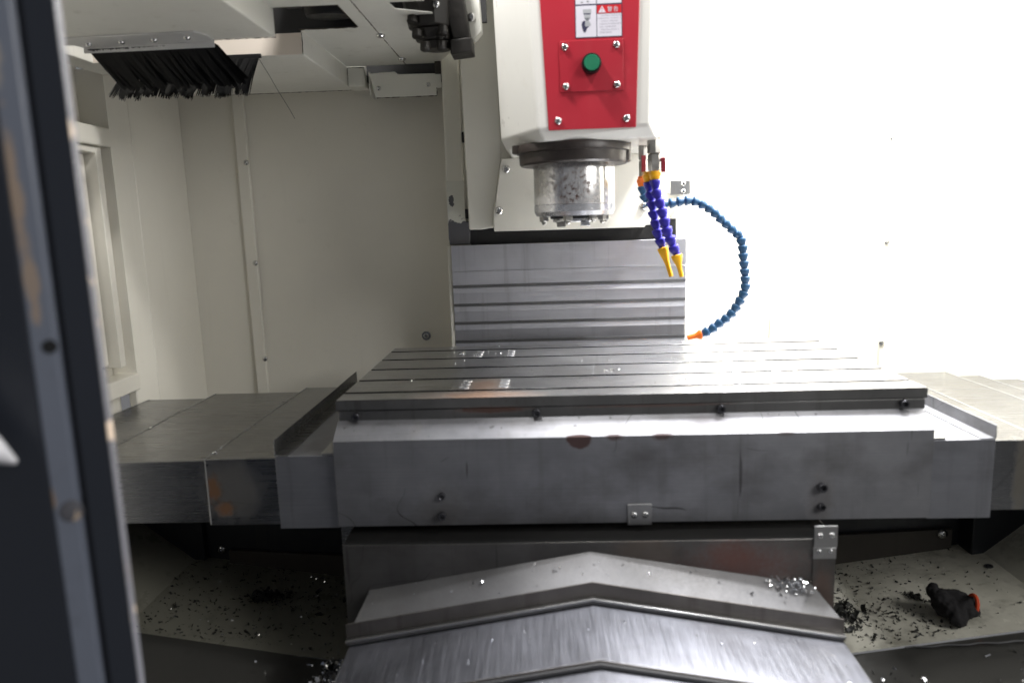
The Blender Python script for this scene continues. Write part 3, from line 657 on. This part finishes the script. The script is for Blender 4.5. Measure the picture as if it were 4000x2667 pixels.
screw('dome', (-.030, .660, .632), FRONT, .006, rbk); screw('dome', (.094, .660, .6365), FRONT, .006, rbk)
part('side_beam', MB().hexa([(XL+.0005,.172,.6435),(-.545,.172,.6435),(-.557,.45,.647),(XL+.0005,.45,.647),(XL+.0005,.172,.69),(-.545,.172,.69),(-.557,.45,.69),(XL+.0005,.45,.69)]), m_magazine, mg, .002)
mb2 = part('arm_mount', MB().ext([(.212, .750), (.252, .750), (.256, .672), (.240, .655), (.225, .665)], 'y', .31, .34), m_magazine, mg, .002)
screw('dome', (.236, .31, .698), FRONT, .009, mb2)

tp = thing('tool_pot', 'black round tool pot in the magazine opening', 'tool pot', (-.03, .24, .70))
part('pot_ring', MB().lathe([(.030, .0), (.043, .001), (.046, .008), (.046, .06), (.030, .06), (.028, .01)], (-.036, .262, .697), 40, (0, -.10, 1)), m_bezel, tp, 0, 40)
part('pot_lug', MB().ext([(-.112, .712), (-.082, .712), (-.088, .735), (-.070, .75), (-.112, .76)], 'y', .19, .25), m_bezel, tp, .002)

m_grime = plain('brown_oil_grime', (.045, .034, .018), .6, 0, .5, 80.)
def grime(pts, rad, parent, seed):
    rr = random.Random(seed); a, b = Vector(pts[0]), Vector(pts[1]); n = max(4, int((b-a).length/.006))
    P = [a.lerp(b, k/n)+Vector((rr.uniform(-1, 1), rr.uniform(-1, 1), 0))*rad*.5 for k in range(n+1)]
    return part('grime_line', MB().tube(P, [rad*rr.uniform(.3, 1.3) for _ in P], 5), m_grime, parent)
for k_, (a_, b_, r_) in enumerate([((.0372, -.13, .690), (.0372, .678, .690), .0011), ((X1+.002, .3125, .690), (.006, .3125, .690), .0014), ((X1+.002, .158, .690), (.008, .158, .690), .0009),
        ((.0075, .16, .690), (.0075, .312, .690), .0008), ((X1, .33, .6465), (X1, .33, .688), .0009), ((X1, .17, .645), (X1, .17, .690), .0009), ((-.24, .1705, .6428), (X1, .1705, .6428), .0009),
        ((X1-.002, .742, .6448), (-.50, .742, .6448), .0008), ((-.036, .6598, .609), (.114, .6598, .609), .0011), ((X1+.003, .6815, .688), (-.069, .6815, .688), .0010), ((.115, .6598, .610), (.115, .6598, .628), .0009)]):
    grime((a_, b_), r_, mg, k_)
# brushes
def bristles(name, parent, a, b, n, dirv, L, spread, rs, th=.0009):
    mb = MB(); rr = random.Random(rs); a, b = Vector(a), Vector(b)
    for i in range(n):
        t = (i+rr.random())/n; p = a.lerp(b, t) + Vector((0, rr.uniform(-.004, .004), 0))
        clump = math.floor(t*64); cr = random.Random(rs*100+clump)
        d = Vector(dirv) + Vector((cr.uniform(-1, 1), cr.uniform(-1, 1), 0))*spread + Vector((rr.uniform(-1, 1), rr.uniform(-1, 1), 0))*spread*.35
        ln = L*(1+cr.uniform(-.10, .10)+rr.uniform(-.04, .04)); d = d.normalized()*ln
        mid = p+d*.55+Vector((-.002, 0, .0)); w_ = th*rr.uniform(.8, 1.7)
        e = Vector((w_, 0, 0)); g = Vector((0, w_*.8, 0)); q = p+d
        A = [p-e, p+g, p+e]; B = [mid-e, mid+g, mid+e]; D_ = [q-e*.5, q+g*.5, q+e*.5]
        mb.add(A+B+D_, [(0,1,4,3), (1,2,5,4), (2,0,3,5), (3,4,7,6), (4,5,8,7), (5,3,6,8), (6,7,8)])
    o = part(name, mb, m_bristle, parent, 0, 0); o['kind'] = 'stuff'; return o
bs = thing('strip_brush', 'long black bristle brush on riveted aluminium strip under magazine', 'brush', (-.36, .17, .58))
al = part('aluminium_strip', MB().ext([(-.498, .1085), (-.233, .0990), (-.222, .130), (-.228, .172), (-.478, .178)], 'z', .6400, .6428).ext([(-.478, .1755), (-.228, .1695), (-.228, .1720), (-.478, .1780)], 'z', .630, .6400), m_alu, bs, .0008)
for x, y in [(-.452, .148), (-.388, .144), (-.325, .139), (-.261, .132)]: screw('dome', (x, y, .640), DOWN, .0065, al)
bristles('bristle_row', bs, (-.470, .178, .637), (-.228, .174, .637), 2200, (.042, .020, -.066), .080, .007, 5)
bristles('bristle_row', bs, (-.470, .184, .637), (-.228, .180, .637), 1200, (.042, .024, -.064), .077, .009, 6)
sb = thing('strip_brush', 'short black bristle brush stub behind the long brush, swept the other way', 'brush', (-.33, .328, .60))
part('brush_holder', MB().box(-.475, -.198, .322, .3272, .6415, .650), m_bezel, sb, .001)
bristles('bristle_row', sb, (-.475, .325, .642), (-.205, .325, .642), 1100, (-.022, -.022, -.060), .078, .012, 8)
tube = MB().tube([(-.205,.33,.641), (-.190,.34,.610), (-.180,.35,.585), (-.160,.36,.545), (-.150,.36,.525)], .0005, 5)
part('stray_bristle', tube, m_bristle, sb)
part('stray_bristle', MB().tube([(-.212,.31,.641), (-.216,.31,.615), (-.220,.31,.590)], .0005, 5), m_bristle, sb)

# tool change arm
ar = thing('tool_change_arm', 'oily black tool change arm reaching down beside the spindle head', 'tool changer arm', (.17, .3, .63))
ab = MB()
def blob(c0, r0, c1, r1, n=10): ab.prism([(c0[0]+r0*math.cos(6.283*i/n), c0[1]+r0*.9*math.sin(6.283*i/n), c0[2]) for i in range(n)], [(c1[0]+r1*math.cos(6.283*i/n), c1[1]+r1*.9*math.sin(6.283*i/n), c1[2]) for i in range(n)])
blob((.158, .285, .672), .044, (.150, .275, .80), .062)
part('arm_body', ab, m_arm, ar, .004)
ab = MB(); blob((.163, .290, .650), .036, (.161, .288, .6715), .040); part('gripper_collar', ab, m_arm, ar, .003)
ab = MB(); blob((.168, .292, .6345), .027, (.166, .291, .6495), .031); part('gripper_collar', ab, m_arm, ar, .002)
part('gripper_claw', MB().hexa([(.196,.262,.620),(.240,.262,.6235),(.240,.320,.6235),(.196,.320,.620),(.196,.262,.648),(.239,.262,.651),(.239,.320,.651),(.196,.320,.648)]), m_arm, ar, .003)
part('gripper_finger', MB().hexa([(.200,.27,.6485),(.236,.27,.6485),(.236,.315,.6485),(.200,.315,.6485),(.172,.25,.80),(.216,.25,.80),(.216,.31,.80),(.172,.31,.80)]), m_arm, ar, .004)
for x, y, z in [(.135, .252, .664), (.150, .250, .640), (.180, .258, .642), (.185, .25, .668), (.128, .25, .69)]:
    part('knuckle', MB().lathe([(.009, 0), (.010, .002), (.010, .014), (.006, .016)], (x, y, z), 10, (0, -.3, -1)), m_arm, ar, .001)
screw('dome', (.176, .238, .706), FRONT, .007, ar)
ra = random.Random(21)
for k in range(12):
    zz = ra.uniform(.638, .735); ang = ra.uniform(-2.6, -.5); rr_ = .026+.016*(zz-.638)/.1; cx_, cy_ = .164+rr_*math.cos(ang), .290+rr_*math.sin(ang); h_ = ra.uniform(.004, .010)
    part('casting_lug', MB().hexa([(cx_-h_, cy_-h_, zz), (cx_+h_*.8, cy_-h_*1.2, zz), (cx_+h_, cy_+h_, zz), (cx_-h_, cy_+h_, zz), (cx_-h_*.7, cy_-h_*.6, zz+h_*2.2), (cx_+h_*.6, cy_-h_*.9, zz+h_*1.8), (cx_+h_, cy_+h_, zz+h_*2), (cx_-h_, cy_+h_, zz+h_*2.4)]), m_arm, ar, .0015)

# ================================================================== glove on the tray
GX, GY = -.014, -.050
gl = thing('work_glove', 'crumpled black work glove with orange cuff lying on the chip tray', 'glove', (1.135, .13, FRz(1.135)))
gz = FRz(1.135)
def ell(b, c, rad, n=14, rot=0):
    k = len(b.v); 
    for j in range(n+1):
        th = math.pi*j/n
        for i in range(n):
            ph = 2*math.pi*i/n; x, y, z = rad[0]*math.sin(th)*math.cos(ph), rad[1]*math.sin(th)*math.sin(ph), rad[2]*math.cos(th)
            b.v.append((c[0]+x*math.cos(rot)-y*math.sin(rot), c[1]+x*math.sin(rot)+y*math.cos(rot), c[2]+z))
    for j in range(n):
        for i in range(n): b.f.append((k+j*n+i, k+j*n+(i+1) % n, k+(j+1)*n+(i+1) % n, k+(j+1)*n+i))
gb = MB()
for c, rad, ro in [((1.135,.130,gz+.022), (.036,.032,.022), .3), ((1.118,.150,gz+.034), (.020,.016,.013), .6), ((1.107,.158,gz+.040), (.011,.013,.016), 0), ((1.112,.138,gz+.030), (.014,.020,.020), .2),
                   ((1.150,.118,gz+.026), (.022,.020,.020), -.4), ((1.143,.150,gz+.036), (.024,.011,.011), -.3), ((1.128,.106,gz+.016), (.020,.016,.015), .5), ((1.165,.128,gz+.028), (.013,.015,.017), .2)]: ell(gb, (c[0]+GX, c[1]+GY, c[2]), rad, 14, ro)
go = part('glove_body', gb, m_glove, gl, 0, 180)
md = go.modifiers.new('remesh', 'REMESH'); md.mode = 'VOXEL'; md.voxel_size = .0022; md.use_smooth_shade = True
ms = go.modifiers.new('smooth', 'SMOOTH'); ms.iterations = 4; ms.factor = .5
tx = bpy.data.textures.new('crumple', 'CLOUDS'); tx.noise_scale = .024
dp = go.modifiers.new('crumple', 'DISPLACE'); dp.texture = tx; dp.strength = .015; dp.mid_level = .52
tx2 = bpy.data.textures.new('knit', 'CLOUDS'); tx2.noise_scale = .004
dp2 = go.modifiers.new('knit', 'DISPLACE'); dp2.texture = tx2; dp2.strength = .002
cf = []
for i in range(9):
    a = -1.0 + i*.33; cf.append((1.158+GX+.006*math.cos(a*.8), .124+GY-.016*math.sin(a)-.004, gz+.030+.020*math.cos(a)))
part('cuff_trim', MB().tube(cf, .0036, 8), m_glovered, gl)

# ================================================================== metal chips
def chip_field(name, label, n, place, size, m, rs, curl=True):
    rr = random.Random(rs); mb = MB()
    for i in range(n):
        p, nz = place(rr); s_ = size*rr.uniform(.4, 1.5)*(2.2 if rr.random() < .05 else 1)
        ax = Vector((rr.uniform(-1, 1), rr.uniform(-1, 1), rr.uniform(-.25, .5))).normalized(); sd_ = Vector((rr.uniform(-1, 1), rr.uniform(-1, 1), rr.uniform(-1, 1))).cross(ax).normalized()
        n3 = ax.cross(sd_); w_ = s_*rr.uniform(.2, .8); p = Vector(p)+Vector((0, 0, s_*.25))
        pts = []
        for k in range(4):
            t = k/3-.5; c_ = p+ax*s_*t+n3*s_*(.35*math.sin(t*3.1+rr.random()))*(1 if curl else .2); pts += [c_-sd_*w_*.5, c_+sd_*w_*.5]
        mb.add(pts, [(0,1,3,2), (2,3,5,4), (4,5,7,6)])
    o = part(name, mb, m, None, 0, 0); o['kind'] = 'stuff'; o['label'] = label; o['category'] = 'metal chips'; return o
def on_table(rr):
    while True:
        x, y = rr.uniform(.03, .97), rr.uniform(.01, .52)
        if all(abs(y-s_) > hw+.002 for s_ in slots): return (x, y, 0), None
chip_field('metal_chips', 'small bright metal chips scattered on the slotted table top', 260, on_table, .0019, m_chip, 1)
def cl_table(rr):
    c = rr.choice([(.205,.40), (.212,.41), (.175,.42), (.50,.31), (.485,.20), (.50,.20), (.26,.42), (.62,.10)]); 
    return (c[0]+rr.gauss(0, .005), c[1]+rr.gauss(0, .004), 0), None
chip_field('metal_chips', 'loose bright chip clusters near the milled marks on the table', 60, cl_table, .0036, m_chip, 2)
def on_roof(rr):
    x = rr.uniform(.05, .81); t = rr.random(); y = -.088-.04*t; return (x, y, -.2445-.031*t-S*abs(x-XC)), None
chip_field('metal_chips', 'few bright chips on the sloping first plate of the front cover', 110, on_roof, .0024, m_chip, 3)
def roof_corner(rr):
    x = .775+rr.gauss(0, .012)-abs(rr.gauss(0, .02)); t = min(.9, abs(rr.gauss(.1, .2))); y = -.088-.04*t; return (min(x, .80), y, -.2445-.031*t-S*abs(x-XC)+abs(rr.gauss(0, .004))), None
chip_field('metal_chips', 'glittering heap of chips at the right corner of front cover', 170, roof_corner, .0045, m_chip, 4)
def on_roof2(rr):
    x = rr.uniform(.05, .81); t = rr.random(); y = -.15-.13*t; return (x, y, -.309-.003*t-S*abs(x-XC)), None
chip_field('metal_chips', 'sparse bright specks on the second plate of the front cover', 30, on_roof2, .0022, m_chip, 14)
def floor_r(rr):
    q = rr.random()
    if q < .55: x, y = .93+abs(rr.gauss(0, .09)), rr.uniform(.03, .33)
    elif q < .75: x, y = 1.03+rr.gauss(0, .05), .10+rr.gauss(0, .04)
    else: x, y = rr.uniform(.92, 1.28), rr.uniform(.03, .34)
    x = min(x, 1.29); y = max(.03, min(y, .335)); return (x, y, FRz(x)), None
chip_field('metal_chips', 'dark oily chips strewn on the right tray beside the cover', 620, floor_r, .0042, m_dchip, 5)
def floor_r2(rr):
    x = rr.gauss(.945, .012); y = rr.gauss(.14, .03); return (max(.92, x), y, FRz(x)+abs(rr.gauss(0, .004))), None
chip_field('metal_chips', 'dense dark chip pile against the cover on the right tray', 220, floor_r2, .006, m_dchip, 6)
def floor_r4(rr):
    x = rr.gauss(1.092, .007); y = .165+(1.092-x)*1.2+rr.gauss(0, .006); return (x, y, FRz(x)+abs(rr.gauss(0, .002))), None
chip_field('metal_chips', 'small dark clump of chips left of the black glove', 90, floor_r4, .005, m_dchip, 16)
def front_r(rr):
    x, y = rr.uniform(.90, 1.30), rr.uniform(-.25, .0); t = (.02-y)/.92
    z0 = FRz(x)-.004; z1 = -.60+(x-.76)/.72*.14; return (x, y, z0+(z1-z0)*t), None
chip_field('metal_chips', 'shiny chips on the dark front tray at lower right', 130, front_r, .0058, m_chip, 7)
def floor_l(rr):
    x = rr.uniform(-.45, -.06); y = rr.uniform(.04, .335); return (x, y, FLz(x)), None
chip_field('metal_chips', 'dark chips strewn over the shadowed left tray', 520, floor_l, .0048, m_dchip, 8)
chip_field('metal_chips', 'sparse glinting chips on the shadowed left tray', 110, floor_l, .0040, m_chip, 9)
def floor_l2(rr):
    c = rr.choice([(-.255,.203), (-.215,.215), (-.25,.2)]); x, y = c[0]+rr.gauss(0, .013), c[1]+rr.gauss(0, .012); return (x, y, FLz(x)+abs(rr.gauss(0, .005))), None
chip_field('metal_chips', 'black clump of chips in the middle of left tray', 170, floor_l2, .007, m_dchip, 10)
def front_l(rr):
    x, y = rr.uniform(-.36, 0.0), rr.uniform(-.22, .005); t = (.02-y)/.92
    z0 = FLz(x)-.004; z1 = -.47-(x+.62)/.72*.13; return (x, y, z0+(z1-z0)*t+.002), None
chip_field('metal_chips', 'bright curled chips on the dark front tray at lower left', 150, front_l, .0075, m_chip, 11)
def front_l2(rr):
    x, y = rr.gauss(-.035, .02), rr.gauss(-.04, .03); t = (.02-y)/.92
    z0 = FLz(x)-.004; z1 = -.47-(x+.62)/.72*.13; return (x, y, z0+(z1-z0)*t+abs(rr.gauss(0, .006))), None
chip_field('metal_chips', 'glittering chip heap beside the front cover at lower left', 200, front_l2, .0085, m_chip, 12)
def cov_edges(rr):
    x = rr.choice([-.232, -.452, 1.190]) + rr.gauss(0, .002); y = rr.uniform(0, .45); return (x, y, -.0935 if x > -.3 else -.0985), None
chip_field('metal_chips', 'fine glittering chips along the edges of the telescopic covers', 160, cov_edges, .0022, m_chip, 13)

# ================================================================== open door edge in the foreground
dr = thing('machine_door', 'blurred dark slate blue door edge in the left foreground', 'door', (-.1, -.6, -.6))
Z0, Z1 = -.75, 1.3
def col_(name, pts, m, bev=.001): return part(name, MB().ext(pts, 'z', Z0, Z1), m, dr, bev)
col_('door_face', [(-.62, -.640), (-.0905, -.612), (-.0905, -.600), (-.62, -.60)], m_door_shaded)
col_('edge_band', [(-.0900, -.6125), (-.0730, -.6020), (-.0730, -.585), (-.0900, -.585)], m_door_lit, .002)
col_('groove', [(-.0725, -.596), (-.0640, -.590), (-.0640, -.58), (-.0725, -.58)], m_door_shaded)
col_('return_flange', [(-.0638, -.602), (-.0400, -.596), (-.0400, -.590), (-.0638, -.590)], m_door_shaded)
col_('flange_rim', [(-.0398, -.597), (-.0388, -.595), (-.0388, -.588), (-.0398, -.588)], m_dooredge, .0005)
part('screw_hole', MB().lathe([(.0062, 0), (.0062, .0012), (.0035, .0012)], (-.0772, -.6048, .2010), 20, (.45, -.9, 0)), m_black, dr)
part('weld_scar', MB().lathe([(.0105, 0), (.0085, .0022), (.0050, .0032)], (-.0778, -.6052, .0470), 14, (.45, -.9, 0)), m_dooredge, dr)
hn = part('door_handle', MB().tube([(-.168, -.665, .170), (-.146, -.655, .150), (-.127, -.648, .130), (-.112, -.640, .115), (-.101, -.634, .104)], [.020, .021, .018, .010, .002], 14), m_handle, dr, 0, 60)

for o_ in list(bpy.data.objects):
    if '_o' in o_: del o_['_o']
